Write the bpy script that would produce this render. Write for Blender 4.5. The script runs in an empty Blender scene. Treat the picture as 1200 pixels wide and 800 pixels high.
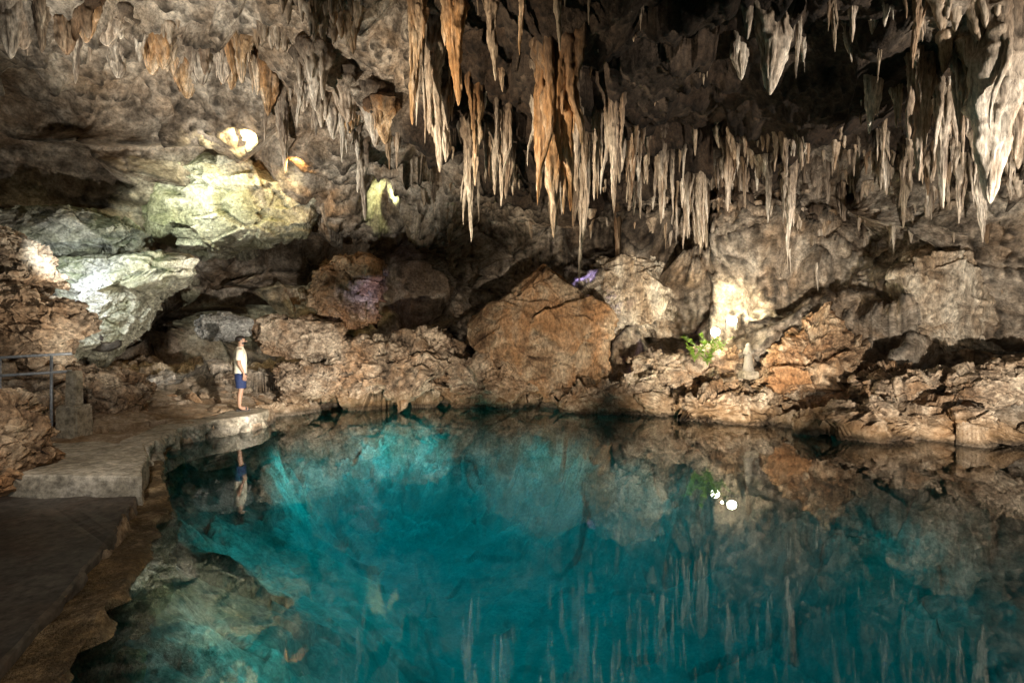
import bpy, bmesh, math, random
import numpy as np
from mathutils import Vector, Matrix
from mathutils.bvhtree import BVHTree
random.seed(7); RNG=np.random.default_rng(7)
scene=bpy.context.scene
COL=scene.collection
CAMZ=2.0
def px_pos(px,py,d):
    """image pixel (px,py) at an assumed depth d -> world position (metres)"""
    return np.array([(px-600)/600*d, d, CAMZ-(py-400)/600*d])

# ---------------------------------------------------------------- noise
def _h(ix,iy,iz,s):
    h=(ix.astype(np.int64)*374761393+iy.astype(np.int64)*668265263+iz.astype(np.int64)*2147483647+s*974634777)&0xffffffff
    h=((h^(h>>13))*1274126177)&0xffffffff
    h=((h^(h>>16))*2246822519)&0xffffffff
    h=h^(h>>15)
    return (h&0xffffff)/float(0x1000000)
def vnoise(p,s=0):
    i=np.floor(p).astype(np.int64); f=p-i
    u=f*f*f*(f*(f*6-15)+10)
    r=0
    for a in (0,1):
        wa=u[:,0] if a else 1-u[:,0]
        for b in (0,1):
            wb=u[:,1] if b else 1-u[:,1]
            for c in (0,1):
                wc=u[:,2] if c else 1-u[:,2]
                r=r+wa*wb*wc*_h(i[:,0]+a,i[:,1]+b,i[:,2]+c,s)
    return r*2-1
def fbm(p,o=4,s=0,g=0.5):
    r=0;a=1.0;q=p
    for k in range(o):
        r=r+a*vnoise(q,s+k*17); q=q*2.03+11.3; a*=g
    return r
def ridged(p,o=4,s=0,g=0.55):
    r=0;a=1.0;q=p
    for k in range(o):
        r=r+a*(1-2*np.abs(vnoise(q,s+k*13))); q=q*2.07+7.7; a*=g
    return r
def worley(p,s=0):
    i=np.floor(p).astype(np.int64)
    n=len(p); F1=np.full(n,9.0);F2=np.full(n,9.0)
    best=np.zeros((n,3)); cid=np.zeros((n,3),dtype=np.int64)
    for a in (-1,0,1):
        for b in (-1,0,1):
            for c in (-1,0,1):
                x=i[:,0]+a;y=i[:,1]+b;z=i[:,2]+c
                v=np.stack([p[:,0]-(x+_h(x,y,z,s+1)),p[:,1]-(y+_h(x,y,z,s+2)),p[:,2]-(z+_h(x,y,z,s+3))],1)
                d=np.sqrt((v*v).sum(1))
                m=d<F1
                F2=np.where(m,F1,np.minimum(F2,d))
                F1=np.where(m,d,F1)
                best[m]=v[m]
                cid[m,0]=x[m];cid[m,1]=y[m];cid[m,2]=z[m]
    return F1,F2,best,cid
def blocks(p,scale,s=0,tilt=0.8,warp=0.35,an=(1,1,1),ck=0.2):
    q=p*np.array(an)/scale
    q=q+warp*np.stack([fbm(q*0.9,2,s+5),fbm(q*0.9+31,2,s+6),fbm(q*0.9+57,2,s+7)],1)
    F1,F2,v,c=worley(q,s)
    g=np.stack([_h(c[:,0],c[:,1],c[:,2],s+11),_h(c[:,0],c[:,1],c[:,2],s+12),_h(c[:,0],c[:,1],c[:,2],s+13)],1)*2-1
    h=(v*g).sum(1)*tilt*1.4+(_h(c[:,0],c[:,1],c[:,2],s+14)-0.5)
    e=np.clip((F2-F1)/0.06,0,1); crack=-(1-e)*ck
    return (h+crack)*scale
def sstep(a,b,x):
    t=np.clip((x-a)/(b-a),0,1); return t*t*(3-2*t)

# ---------------------------------------------------------------- helpers
def mesh_np(name,co,faces,smooth=True,attr=None):
    me=bpy.data.meshes.new(name)
    co=np.asarray(co,dtype=np.float32); faces=np.asarray(faces,dtype=np.int32)
    k=faces.shape[1]
    me.vertices.add(len(co)); me.vertices.foreach_set('co',co.ravel())
    me.loops.add(faces.size); me.loops.foreach_set('vertex_index',faces.ravel())
    me.polygons.add(len(faces))
    me.polygons.foreach_set('loop_start',np.arange(0,faces.size,k,dtype=np.int32))
    me.update(calc_edges=True)
    if attr is not None:
        a=me.attributes.new('tone','FLOAT','POINT'); a.data.foreach_set('value',np.asarray(attr,dtype=np.float32))
    if smooth: me.shade_smooth()
    return me
def put(name,me,mat=None,parent=None,**kw):
    o=bpy.data.objects.new(name,me); COL.objects.link(o)
    if mat and me: me.materials.clear(); me.materials.append(mat)
    if parent: o.parent=parent
    for k,v in kw.items(): o[k]=v
    return o
def normals(co,faces):
    a=co[faces[:,0]];b=co[faces[:,1]];c=co[faces[:,2]]
    fn=np.cross(b-a,c-a); n=np.zeros_like(co)
    for k in range(faces.shape[1]):
        for j in range(3): n[:,j]+=np.bincount(faces[:,k],weights=fn[:,j],minlength=len(co))
    l=np.linalg.norm(n,axis=1,keepdims=True); l[l==0]=1
    return n/l
_ico={}
def ico(n):
    if n not in _ico:
        bm=bmesh.new(); bmesh.ops.create_icosphere(bm,subdivisions=n,radius=1)
        me=bpy.data.meshes.new('t'); bm.to_mesh(me); bm.free()
        co=np.empty(len(me.vertices)*3,dtype=np.float32); me.vertices.foreach_get('co',co)
        f=np.empty(len(me.polygons)*3,dtype=np.int32); me.polygons.foreach_get('vertices',f)
        _ico[n]=(co.reshape(-1,3).astype(np.float64),f.reshape(-1,3)); bpy.data.meshes.remove(me)
    return _ico[n]

# ---------------------------------------------------------------- materials
class NT:
    def __init__(s,name):
        s.m=bpy.data.materials.new(name); s.m.use_nodes=True; s.t=s.m.node_tree; s.t.nodes.clear()
    def n(s,t,**kw):
        x=s.t.nodes.new(t)
        for k,v in kw.items():
            if k.startswith('_'): setattr(x,k[1:],v)
            else: x.inputs[k.replace('__',' ')].default_value=v
        return x
    def l(s,a,b): s.t.links.new(a,b)
    def ramp(s,fac,stops,interp='LINEAR'):
        r=s.n('ShaderNodeValToRGB'); r.color_ramp.interpolation=interp
        e=r.color_ramp.elements
        while len(e)<len(stops): e.new(0.5)
        for i,(p,c) in enumerate(stops):
            e[i].position=p; e[i].color=(c[0],c[1],c[2],1) if hasattr(c,'__len__') else (c,c,c,1)
        s.l(fac,r.inputs[0]); return r.outputs[0]
    def mix(s,f,a,b,mode='MIX'):
        m=s.n('ShaderNodeMix',_data_type='RGBA',_blend_type=mode)
        for sock,v in ((m.inputs[0],f),(m.inputs[6],a),(m.inputs[7],b)):
            if hasattr(v,'links'): s.l(v,sock)
            elif hasattr(v,'__len__'): sock.default_value=(v[0],v[1],v[2],1)
            else: sock.default_value=v
        return m.outputs[2]
    def math(s,op,a,b=0.0):
        m=s.n('ShaderNodeMath',_operation=op)
        for i,v in enumerate((a,b)):
            if hasattr(v,'links'): s.l(v,m.inputs[i])
            else: m.inputs[i].default_value=v
        return m.outputs[0]
def rock_mat(name,dark,mid,light,stain=(0.26,0.12,0.045),stain_amt=0.5,streak=(1,1,1),rough=0.85,bump=1.0,scale=1.0,waterline=False,tint=0.0,tone=False,root=False,silt=False):
    t=NT(name)
    g=t.n('ShaderNodeNewGeometry')
    mp=t.n('ShaderNodeMapping'); t.l(g.outputs['Position'],mp.inputs[0]); mp.inputs['Scale'].default_value=tuple(scale*c for c in streak)
    P=mp.outputs[0]
    def noise(sc,det=8,r=0.6,dist=0.0,src=P):
        n=t.n('ShaderNodeTexNoise',Scale=sc,Detail=det,Roughness=r,Distortion=dist); t.l(src,n.inputs['Vector']); return n.outputs[0]
    n1=noise(0.9,5,0.72)
    col=t.ramp(n1,[(0.35,dark),(0.47,mid),(0.60,light)])
    n2=noise(0.5,3,0.6)
    sm=t.math('MULTIPLY',t.ramp(n2,[(0.46,0),(0.58,1)]),stain_amt)
    col=t.mix(sm,col,stain)
    n3=noise(9,3,0.75)
    col=t.mix(0.8,col,t.ramp(n3,[(0.33,0.4),(0.5,1.05),(0.68,1.7)]),'MULTIPLY')
    pt=t.ramp(g.outputs['Pointiness'],[(0.43,0.12),(0.495,0.97),(0.55,1.5)])  # occlusion-like shade in the colour: creases darker, edges lighter
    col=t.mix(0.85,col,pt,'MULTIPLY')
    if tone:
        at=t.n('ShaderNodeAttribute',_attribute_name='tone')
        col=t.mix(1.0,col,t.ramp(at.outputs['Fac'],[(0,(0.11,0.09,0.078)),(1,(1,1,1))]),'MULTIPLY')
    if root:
        # roof shade painted on the root, fading out towards the paler tip
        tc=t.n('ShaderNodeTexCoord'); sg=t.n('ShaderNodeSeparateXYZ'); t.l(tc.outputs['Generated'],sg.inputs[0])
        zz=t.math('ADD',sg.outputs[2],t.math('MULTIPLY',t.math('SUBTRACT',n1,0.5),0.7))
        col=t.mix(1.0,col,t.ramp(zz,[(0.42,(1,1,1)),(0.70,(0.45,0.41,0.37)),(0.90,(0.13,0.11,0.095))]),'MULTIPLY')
    if tint:
        nz=t.n('ShaderNodeSeparateXYZ'); t.l(g.outputs['Normal'],nz.inputs[0])
        up=t.ramp(nz.outputs[2],[(0.0,0.25),(0.7,1)])
        am=t.math('MULTIPLY',t.math('MULTIPLY',t.ramp(n2,[(0.42,0),(0.6,1)]),up),tint)
        col=t.mix(am,col,(0.16,0.21,0.07))  # green in patches, stronger on upward faces
    zraw=None
    if waterline:
        sx=t.n('ShaderNodeSeparateXYZ'); t.l(g.outputs['Position'],sx.inputs[0]); zraw=sx.outputs[2]
        z=t.math('ADD',sx.outputs[2],t.math('MULTIPLY',n1,0.5))
        band=t.ramp(z,[(0.22,(0,0,0)),(0.34,(1,1,1)),(0.55,(0.8,)*3),(0.9,(0,0,0))])
        col=t.mix(t.math('MULTIPLY',band,0.5),col,(0.33,0.19,0.075))
        wet=t.ramp(z,[(0.2,0.75),(0.30,0.3),(0.42,1)])
        col=t.mix(1.0,col,wet,'MULTIPLY')
    if silt:
        # fine lime silt settled on the deep floor
        sf=t.ramp(t.math('ADD',t.math('MULTIPLY',zraw,-0.25),t.math('MULTIPLY',n1,0.15)),[(0.28,(0,0,0)),(0.75,(0.7,)*3)])
        col=t.mix(sf,col,(0.24,0.23,0.19))
    b=t.n('ShaderNodeBsdfPrincipled'); b.inputs['Roughness'].default_value=rough
    b.inputs['Specular IOR Level'].default_value=0.3
    t.l(col,b.inputs['Base Color'])
    m2=t.n('ShaderNodeMapping'); t.l(g.outputs['Position'],m2.inputs[0]); m2.inputs['Scale'].default_value=tuple(max(0.35,c) for c in streak)
    h1=noise(7,5,0.72,0,m2.outputs[0])
    bp=t.n('ShaderNodeBump',Strength=min(1,0.95*bump),Distance=0.2*bump); t.l(h1,bp.inputs['Height'])
    if silt: t.l(t.math('SUBTRACT',0.65,t.math('MULTIPLY',sf,0.65)),bp.inputs['Strength'])
    t.l(bp.outputs[0],b.inputs['Normal'])
    o=t.n('ShaderNodeOutputMaterial'); t.l(b.outputs[0],o.inputs[0])
    return t.m
def plain(name,col,rough=0.6,metal=0,var=0.25,scale=20,bump=0.02,emit=None,estr=0):
    t=NT(name)
    tc=t.n('ShaderNodeTexCoord')
    n=t.n('ShaderNodeTexNoise',Scale=scale,Detail=3,Roughness=0.65); t.l(tc.outputs['Object'],n.inputs['Vector'])
    c=t.mix(t.ramp(n.outputs[0],[(0.35,0),(0.65,1)]),tuple(x*(1-var) for x in col),tuple(min(1,x*(1+var)) for x in col))
    b=t.n('ShaderNodeBsdfPrincipled'); b.inputs['Roughness'].default_value=rough; b.inputs['Metallic'].default_value=metal
    t.l(c,b.inputs['Base Color'])
    bp=t.n('ShaderNodeBump',Strength=0.5,Distance=bump); t.l(n.outputs[0],bp.inputs['Height']); t.l(bp.outputs[0],b.inputs['Normal'])
    if emit: b.inputs['Emission Color'].default_value=(*emit,1); b.inputs['Emission Strength'].default_value=estr
    o=t.n('ShaderNodeOutputMaterial'); t.l(b.outputs[0],o.inputs[0]); return t.m

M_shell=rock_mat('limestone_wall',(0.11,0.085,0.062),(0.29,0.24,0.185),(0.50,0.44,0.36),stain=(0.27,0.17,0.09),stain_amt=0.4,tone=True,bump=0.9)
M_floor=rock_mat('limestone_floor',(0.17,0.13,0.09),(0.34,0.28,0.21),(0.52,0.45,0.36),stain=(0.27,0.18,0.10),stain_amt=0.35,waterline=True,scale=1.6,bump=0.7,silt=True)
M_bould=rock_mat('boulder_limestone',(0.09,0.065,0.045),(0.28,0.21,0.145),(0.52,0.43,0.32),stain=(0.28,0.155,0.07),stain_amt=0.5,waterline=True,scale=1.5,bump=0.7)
M_pale=rock_mat('pale_limestone',(0.24,0.23,0.17),(0.44,0.43,0.33),(0.60,0.58,0.47),stain=(0.28,0.27,0.15),stain_amt=0.5,scale=1.5,tint=0.5,bump=0.8)
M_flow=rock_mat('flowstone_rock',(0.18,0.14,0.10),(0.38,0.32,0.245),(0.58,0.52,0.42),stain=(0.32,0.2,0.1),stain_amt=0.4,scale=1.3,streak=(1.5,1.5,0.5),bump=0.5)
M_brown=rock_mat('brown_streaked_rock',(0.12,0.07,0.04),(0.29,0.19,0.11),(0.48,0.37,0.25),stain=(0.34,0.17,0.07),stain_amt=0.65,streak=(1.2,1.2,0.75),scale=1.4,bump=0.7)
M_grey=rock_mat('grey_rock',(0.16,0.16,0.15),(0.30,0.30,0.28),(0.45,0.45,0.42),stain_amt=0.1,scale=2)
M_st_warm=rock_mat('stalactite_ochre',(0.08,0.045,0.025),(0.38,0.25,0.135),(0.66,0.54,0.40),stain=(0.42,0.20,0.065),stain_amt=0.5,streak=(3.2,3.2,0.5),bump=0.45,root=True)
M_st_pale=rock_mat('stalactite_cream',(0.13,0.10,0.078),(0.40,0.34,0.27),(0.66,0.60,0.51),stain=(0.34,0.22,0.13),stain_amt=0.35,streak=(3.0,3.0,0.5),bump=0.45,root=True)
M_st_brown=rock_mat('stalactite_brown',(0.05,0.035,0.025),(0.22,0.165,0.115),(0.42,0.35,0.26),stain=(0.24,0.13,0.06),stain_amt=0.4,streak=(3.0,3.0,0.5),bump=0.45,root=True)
M_st_fringe=rock_mat('drip_needle_stone',(0.05,0.035,0.025),(0.20,0.155,0.11),(0.38,0.32,0.25),stain=(0.22,0.13,0.06),stain_amt=0.4,streak=(3.0,3.0,0.5),bump=0.45)
M_conc=rock_mat('weathered_concrete',(0.14,0.12,0.09),(0.27,0.24,0.185),(0.38,0.34,0.275),stain=(0.17,0.14,0.09),stain_amt=0.5,bump=0.12,scale=1.4)
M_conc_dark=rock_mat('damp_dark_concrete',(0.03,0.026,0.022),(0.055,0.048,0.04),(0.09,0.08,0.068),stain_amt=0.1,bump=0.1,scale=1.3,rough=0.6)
M_ledge=rock_mat('rough_masonry',(0.12,0.085,0.045),(0.34,0.26,0.15),(0.54,0.44,0.29),stain=(0.42,0.27,0.11),stain_amt=0.6,waterline=True,scale=3,bump=0.9)

# ---------------------------------------------------------------- cave shell
CP=[]
rows={0:[(-300,9.5),(0,11),(200,12),(400,11.2),(600,9.6),(800,9.2),(1000,8.4),(1200,7.6),(1500,6.5)],
 100:[(-300,10.5),(0,13.5),(150,15),(300,14.2),(450,12.8),(600,12),(800,12.6),(1000,11.2),(1200,9.2),(1500,7.5)],
 170:[(0,15),(150,16),(280,16),(400,15.2),(520,14.2),(650,14.5),(800,16.2),(1000,14),(1200,10.8)],
 240:[(0,14.5),(100,15.6),(230,17),(350,18),(460,18.8),(600,18.3),(720,18.5),(850,18.4),(1000,16.2),(1200,12)],
 300:[(0,13.6),(100,15.5),(200,18.5),(320,20.6),(460,21.5),(600,19),(750,18),(900,16.6),(1050,14.6),(1200,12.4)],
 370:[(0,12.5),(90,15),(180,22),(300,20.6),(450,22),(600,19),(720,18),(850,16.6),(960,15.3),(1080,13.8),(1200,12.2)],
 440:[(-100,12),(50,13.5),(180,20.5),(300,19.5),(450,20),(600,18.8),(750,17.5),(900,15.6),(1050,13.6),(1200,12.2)]}
for py,l in rows.items():
    for px,d in l: CP.append(px_pos(px,py,d))
for x,y in [(-12.5,12),(-9,18),(-4,20),(0,19.5),(5,17.5),(9,14.5),(12.4,11.5)]:
    CP.append(np.array([x,y,-3.0]))
for x,y,z in [(13,7,0),(13,7,4),(13,1,0),(13,1,4),(11,-5,1),(-13,7,0),(-13,7,5),(-12.5,1,0),(-12.5,1,5),(-10,-5,1),
              (0,4.5,8.6),(0,0,8.6),(-6,4,9.2),(6,4,8.2),(-7,0,8.5),(7,0,8),(0,-5,7),(10,6,7.5),(0,8,-6)]:
    CP.append(np.array([x,y,z],float))
CP=np.array(CP); C0=np.array([0,8.5,1.5])
V=CP-C0; R=np.linalg.norm(V,axis=1); U=V/R[:,None]
def ker(a,b): 
    d2=np.maximum(0,2-2*a@b.T); return np.sqrt(d2+0.12**2)
A=ker(U,U); A+= -1e-3*np.eye(len(U))
n=len(U); S=np.zeros((n+1,n+1)); S[:n,:n]=A; S[:n,n]=1; S[n,:n]=1
W=np.linalg.solve(S,np.append(R,0))
def shell_r(u):
    out=np.empty(len(u))
    for i in range(0,len(u),60000): out[i:i+60000]=ker(u[i:i+60000],U)@W[:n]+W[n]
    return out
dirs,fc=ico(9)
keep=(dirs[:,2]>-0.42)
P=C0+dirs*shell_r(dirs)[:,None]
keep&=(P[:,1]>-4.5)
idx=np.cumsum(keep)-1
fm=keep[fc].all(1); fc2=idx[fc[fm]]; P=P[keep]; dd=dirs[keep]
N=-normals(P,fc2)
sgn=np.sign((N*(-dd)).sum(1)); N=N*sgn[:,None]
ceil=sstep(0.35,0.8,-N[:,2])
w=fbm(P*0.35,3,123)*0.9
# brown roof recess with shade painted into its colour, over mid and east pool
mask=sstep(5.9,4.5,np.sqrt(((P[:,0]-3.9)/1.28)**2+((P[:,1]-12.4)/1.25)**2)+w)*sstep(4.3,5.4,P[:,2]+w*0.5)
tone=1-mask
east=sstep(1.0,3.0,P[:,0])*(1-ceil)
hi=blocks(P,2.6,3,0.9,0.3,(1,1,1.3))*0.50*(1-0.45*ceil)
mi=blocks(P,0.95,9,0.9,0.35,(1,1,1.4),0.1)*0.36*(1-0.3*ceil)
lo=blocks(P,0.34,19,0.9,0.3,(1,1,1),0.1)*0.24
lg=fbm(P*0.3,3,40)*0.6+ridged(P*0.7,4,50)*0.17+fbm(P*2.3,4,60)*0.08
smooth_left=sstep(-2,-6,P[:,0])*sstep(2.5,4,P[:,2])
roughmask=(0.35+0.65*sstep(-0.35,0.3,fbm(P*0.25,2,77)))*(1-0.7*smooth_left)*(1-0.5*mask)
D=hi+(mi+lo)*roughmask*(1-0.55*east)+lg
q=P*np.array([2.4,2.4,0.35]); fl=ridged(q,3,88); D+=0.10*fl*sstep(3.0,5.0,P[:,2])*(1-ceil)*(1-smooth_left)
q=P*np.array([1.1,1.1,0.28])+0.7*np.stack([fbm(P*0.5,2,301)]*3,1); D+=0.34*ridged(q,3,188)*east
kn=np.maximum(0,fbm(P*np.array([2.2,2.2,1.0]),3,91))**1.3; D+=ceil*kn*0.6*(P[:,2]>5)*(1-0.7*mask)*(1-0.6*smooth_left)
# broad horizontal ledges of the western wall
led=P[:,2]*0.62+0.35*fbm(P*0.22,2,512); led=led-np.floor(led); D+=smooth_left*(1-ceil)*0.75*(sstep(0.0,0.12,led)*(1-led)-0.3)
for (px,py,d,r,dep) in [(447,237,18.0,0.6,1.4),(165,400,18,1.8,3.4),(465,330,19.5,1.5,3.0),(330,290,19,1.4,2.4),(1165,250,11,0.9,0.8),(790,375,17,0.8,0.8),(760,330,17.5,0.6,0.7)]:
    c=px_pos(px,py,d); dist=np.sqrt((((P-c)*np.array([1,0.5,1.0]))**2).sum(1)); D-=dep*np.exp(-(dist/r)**2.5)
P2=P+N*D[:,None]
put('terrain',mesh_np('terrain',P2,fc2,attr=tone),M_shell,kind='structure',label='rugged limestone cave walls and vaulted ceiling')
bvh=BVHTree.FromPolygons(P2.tolist(),fc2.tolist())
def hit(px,py):
    d=Vector(((px-600)/600,1,-(py-400)/600)).normalized()
    h=bvh.ray_cast(Vector((0,0,CAMZ)),d)
    if h[0] is None: return None,None
    nn=h[1]
    if nn.dot(d)>0: nn=-nn
    return h[0],nn
def roof(x,y,z):
    h=bvh.ray_cast(Vector((x,y,z)),Vector((0,0,1)))
    return h[0].z if h[0] is not None else z
def in_recess(h): return math.hypot((h.x-3.8)/1.25,(h.y-11.6)/1.1)<3.9 and h.z>5.9

# ---------------------------------------------------------------- pool outline and floor
POOL=np.array([(-2.3,-5),(-2.35,1.5),(-2.85,2.9),(-3.65,4.55),(-4.42,6.05),(-5.3,7.3),(-6.0,8.4),(-6.4,9.6),(-6.3,10.7),(-5.8,11.5),(-5.85,12.5),
 (-6.2,13.6),(-5.6,15.6),(-3.6,16.8),(-1.2,16.6),(0.2,16.2),(2.4,14.8),(4.4,13.4),(6.1,12.3),(7.3,11.0),(8.3,10.1),(8.9,9.8),(10.3,10.3),(11.2,8.6),(11.6,5),(11,1),(10.5,-5)])
def sdf(x,y):
    d=np.full(x.shape,1e9); ins=np.zeros(x.shape,bool); n=len(POOL)
    for i in range(n):
        ax,ay=POOL[i];bx,by=POOL[(i+1)%n]; ex,ey=bx-ax,by-ay
        t=np.clip(((x-ax)*ex+(y-ay)*ey)/(ex*ex+ey*ey),0,1)
        d=np.minimum(d,np.hypot(x-ax-t*ex,y-ay-t*ey))
        c=((ay>y)!=(by>y))&(x<(bx-ax)*(y-ay)/(by-ay+1e-12)+ax); ins^=c
    return np.where(ins,d,-d)
xs=np.arange(-15,15,0.045); ys=np.arange(-5,22,0.045)
X,Y=np.meshgrid(xs,ys); x=X.ravel(); y=Y.ravel()
pw=np.stack([x,y,0*x],1)
sd=sdf(x,y)+fbm(pw*0.9,3,5)*0.22*sstep(12.5,13.5,y)+fbm(pw*0.9,3,5)*0.22*sstep(5,6,x)
left=sstep(-4.5,-6.0,x)*sstep(15.5,13.5,y)
west=sstep(-0.5,-3,x)*sstep(12,10,y)
scl=1.3+1.9*sstep(4,8,x)+2.0*west
inz=-3.7*(1-np.exp(-(np.maximum(sd,0)/scl)**1.2))-0.12
inz-= 0.45*sstep(0.0,0.25,sd)
s=np.maximum(-sd,0)
outz=0.10+0.85*(1-np.exp(-s/2.2))
outl=0.06+0.20*sstep(8,9.5,y)+0.10*s*sstep(9,11,y)
outz=outz*(1-left)+outl*left
nearl=sstep(8.6,7.8,y)*sstep(-2,-3,x); outz=outz*(1-nearl)+0.05*nearl
base=np.where(sd>0,inz,outz)
pw[:,2]=0.0
deep=sstep(0.6,2.6,sd)*(1-0.5*west)
eastw=sstep(3,6,x)
amp=np.where(sd>0,0.5,0.75)*(1-0.75*left*(sd<0.05))*(1-0.97*nearl*(sd<0.0))
z=base+amp*(blocks(pw,1.3,101,0.9,ck=0.1)*0.42*(1-0.7*deep*(1-0.6*eastw))+blocks(pw,0.5,107,0.9,ck=0.1)*0.35*(1-0.9*deep*(1-0.6*eastw))+fbm(pw*1.2,5,111)*0.22*(1-0.5*deep)+blocks(pw,0.2,113,0.9,ck=0.1)*0.15*(1-deep))
z=np.where(sd>0.6,np.minimum(z,-0.55),z)
z=np.where((left>0.5)&(sd>0.1),np.minimum(z,-0.25),z)
nx=len(xs);ny=len(ys)
ii=(np.arange(ny-1)[:,None]*nx+np.arange(nx-1)[None,:]).ravel()
F=np.stack([ii,ii+1,ii+nx+1,ii+nx],1)
put('ground',mesh_np('ground',np.stack([x,y,z],1),F),M_floor,kind='structure',label='uneven rocky cave floor sloping under the pool')
gz=z.reshape(ny,nx)
def gh(px,py):
    i=int(np.clip((py+5)/0.045,0,ny-1)); j=int(np.clip((px+15)/0.045,0,nx-1)); return float(gz[i,j])

# ---------------------------------------------------------------- water
t=NT('clear_pool_water')
g=t.n('ShaderNodeNewGeometry')
nz=t.n('ShaderNodeTexNoise',Scale=0.7,Detail=1,Roughness=0.4); t.l(g.outputs['Position'],nz.inputs['Vector'])
bp=t.n('ShaderNodeBump',Strength=0.03,Distance=0.05); t.l(nz.outputs[0],bp.inputs['Height'])
fr=t.n('ShaderNodeFresnel',IOR=1.5); t.l(bp.outputs[0],fr.inputs['Normal'])
tr=t.n('ShaderNodeBsdfTransparent'); tr.inputs[0].default_value=(0.93,1,1,1)
gl=t.n('ShaderNodeBsdfGlossy',Roughness=0.0); t.l(bp.outputs[0],gl.inputs['Normal'])
mx=t.n('ShaderNodeMixShader'); t.l(fr.outputs[0],mx.inputs[0]); t.l(tr.outputs[0],mx.inputs[1]); t.l(gl.outputs[0],mx.inputs[2])
va=t.n('ShaderNodeVolumeAbsorption',Density=0.6); va.inputs[0].default_value=(0.0,0.87,0.905,1)
o=t.n('ShaderNodeOutputMaterial'); t.l(mx.outputs[0],o.inputs[0]); t.l(va.outputs[0],o.inputs[1])
M_water=t.m
bm=bmesh.new(); bmesh.ops.create_cube(bm,size=1)
for v in bm.verts: v.co=Vector((v.co.x*28,8+v.co.y*25.6,-3.5+v.co.z*7))
me=bpy.data.meshes.new('water'); bm.to_mesh(me); bm.free()
put('water',me,M_water,kind='structure',label='still turquoise cave pool')

# ---------------------------------------------------------------- boulders from outlines
def boulder(pts,d,thick,mat,label,name='boulder',seed=0,res=6,rough=1.0,sq=0.72,push=0.0,blk=1.0,streaky=False,cuts=16,cutd=0.78,flatcuts=False):
    w=np.array([px_pos(a,b,d) for a,b in pts]); c=w.mean(0); c[1]=d+push
    dx=w[:,0]-c[0]; dz=w[:,2]-c[2]
    n=len(pts); th=[];rr=[]
    for i in range(n):
        for k in range(12):
            f=k/12; a=dx[i]*(1-f)+dx[(i+1)%n]*f; b=dz[i]*(1-f)+dz[(i+1)%n]*f
            th.append(math.atan2(b,a)); rr.append(math.hypot(a,b))
    o=np.argsort(th); th=np.array(th)[o]; rr=np.array(rr)[o]
    th=np.concatenate([th-2*np.pi,th,th+2*np.pi]); rr=np.concatenate([rr,rr,rr])
    u,f=ico(res)
    ang=np.arctan2(u[:,2],u[:,0]); Rr=np.interp(ang,th,rr)
    rho=np.clip(np.hypot(u[:,0],u[:,2]),0,1)**sq
    co=np.stack([np.cos(ang)*Rr*rho,np.sign(u[:,1])*thick*np.abs(u[:,1])**0.75,np.sin(ang)*Rr*rho],1)
    rg=np.random.default_rng(seed+5)
    for j in range(cuts):
        nv=rg.normal(size=3)*np.array([1,1.3,0.9]); 
        if j<cuts*0.7: nv[1]=-abs(nv[1])-0.25
        if flatcuts: nv[1]=-abs(nv[1])-1.2; nv[2]*=0.5
        nv/=np.linalg.norm(nv); pr=co@nv; h=pr.max()*(cutd+rg.random()*(1-cutd)*0.7)
        co=co-np.maximum(0,pr-h)[:,None]*nv*0.97
    size=rr.mean()
    p=co+np.array(c)+seed*3.7
    nn=normals(co,f); s2=np.sign((nn*u).sum(1)).mean(); nn*= (1 if s2>0 else -1)
    D=blk*(blocks(p,size*0.8,seed+200,1.0,0.25,(1,1,1.3),0.12)*0.26+blocks(p,size*0.3+0.05,seed+210,1.1,0.3,(0.8,0.8,1.5),0.06)*0.34+blocks(p,0.17,seed+212,1.1,0.3,(1,1,1.3),0.0)*0.25)+fbm(p/size*1.6,4,seed+220)*size*0.05+fbm(p*5,3,seed+225)*0.02
    if streaky: D+=ridged(p*np.array([3.0,3.0,0.7]),3,seed+230)*0.05
    co=co+nn*(D*rough)[:,None]
    ob=put(name,mesh_np(name,co,f),mat,category='boulder' if name=='boulder' else 'rock formation',label=label); ob.location=c
    return ob
B=boulder
B([(545,392),(560,372),(585,352),(605,338),(622,324),(640,308),(656,322),(685,346),(707,358),(720,370),(714,405),(716,435),(695,458),(640,468),(600,445),(560,410)],16.0,1.3,M_brown,'large pointed brown boulder streaked with flowstone beside the pool',seed=1,res=7,rough=0.38,push=0.3,sq=0.6,cutd=0.78,cuts=10,flatcuts=True)
B([(353,380),(358,335),(374,298),(398,294),(452,308),(444,330),(438,355),(442,385),(400,390)],17.0,0.9,M_brown,'tall leaning brown boulder perched on the rock pile',seed=2,rough=0.7,res=7,cutd=0.66,sq=0.6)
B([(228,383),(240,370),(268,366),(292,375),(290,392),(268,400),(240,397)],14.6,0.6,M_grey,'smooth grey boulder on the rubble slope',seed=3,res=6,rough=0.3)
B([(283,380),(320,368),(370,370),(405,385),(402,408),(370,418),(310,412),(280,398)],15.4,0.9,M_bould,'broad flat tan boulder behind the walkway',seed=4,rough=0.5,res=7)
B([(112,225),(165,200),(240,180),(300,188),(358,222),(340,262),(280,285),(205,294),(140,270)],16.6,1.7,M_pale,'huge pale green limestone block under the skylight',seed=5,res=7,rough=0.4,push=1.0,cutd=0.85)
B([(-30,262),(60,246),(130,250),(175,272),(156,297),(90,305),(-30,300)],14.2,1.2,M_pale,'pale layered limestone slab with green tint',seed=6,rough=0.5,res=7,cutd=0.85)
B([(40,318),(110,303),(205,300),(222,318),(172,345),(148,388),(108,428),(82,405),(66,350)],13.4,1.3,M_pale,'cool lit limestone block overhanging a dark hollow',seed=7,res=7,rough=0.45,cutd=0.85)
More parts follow.
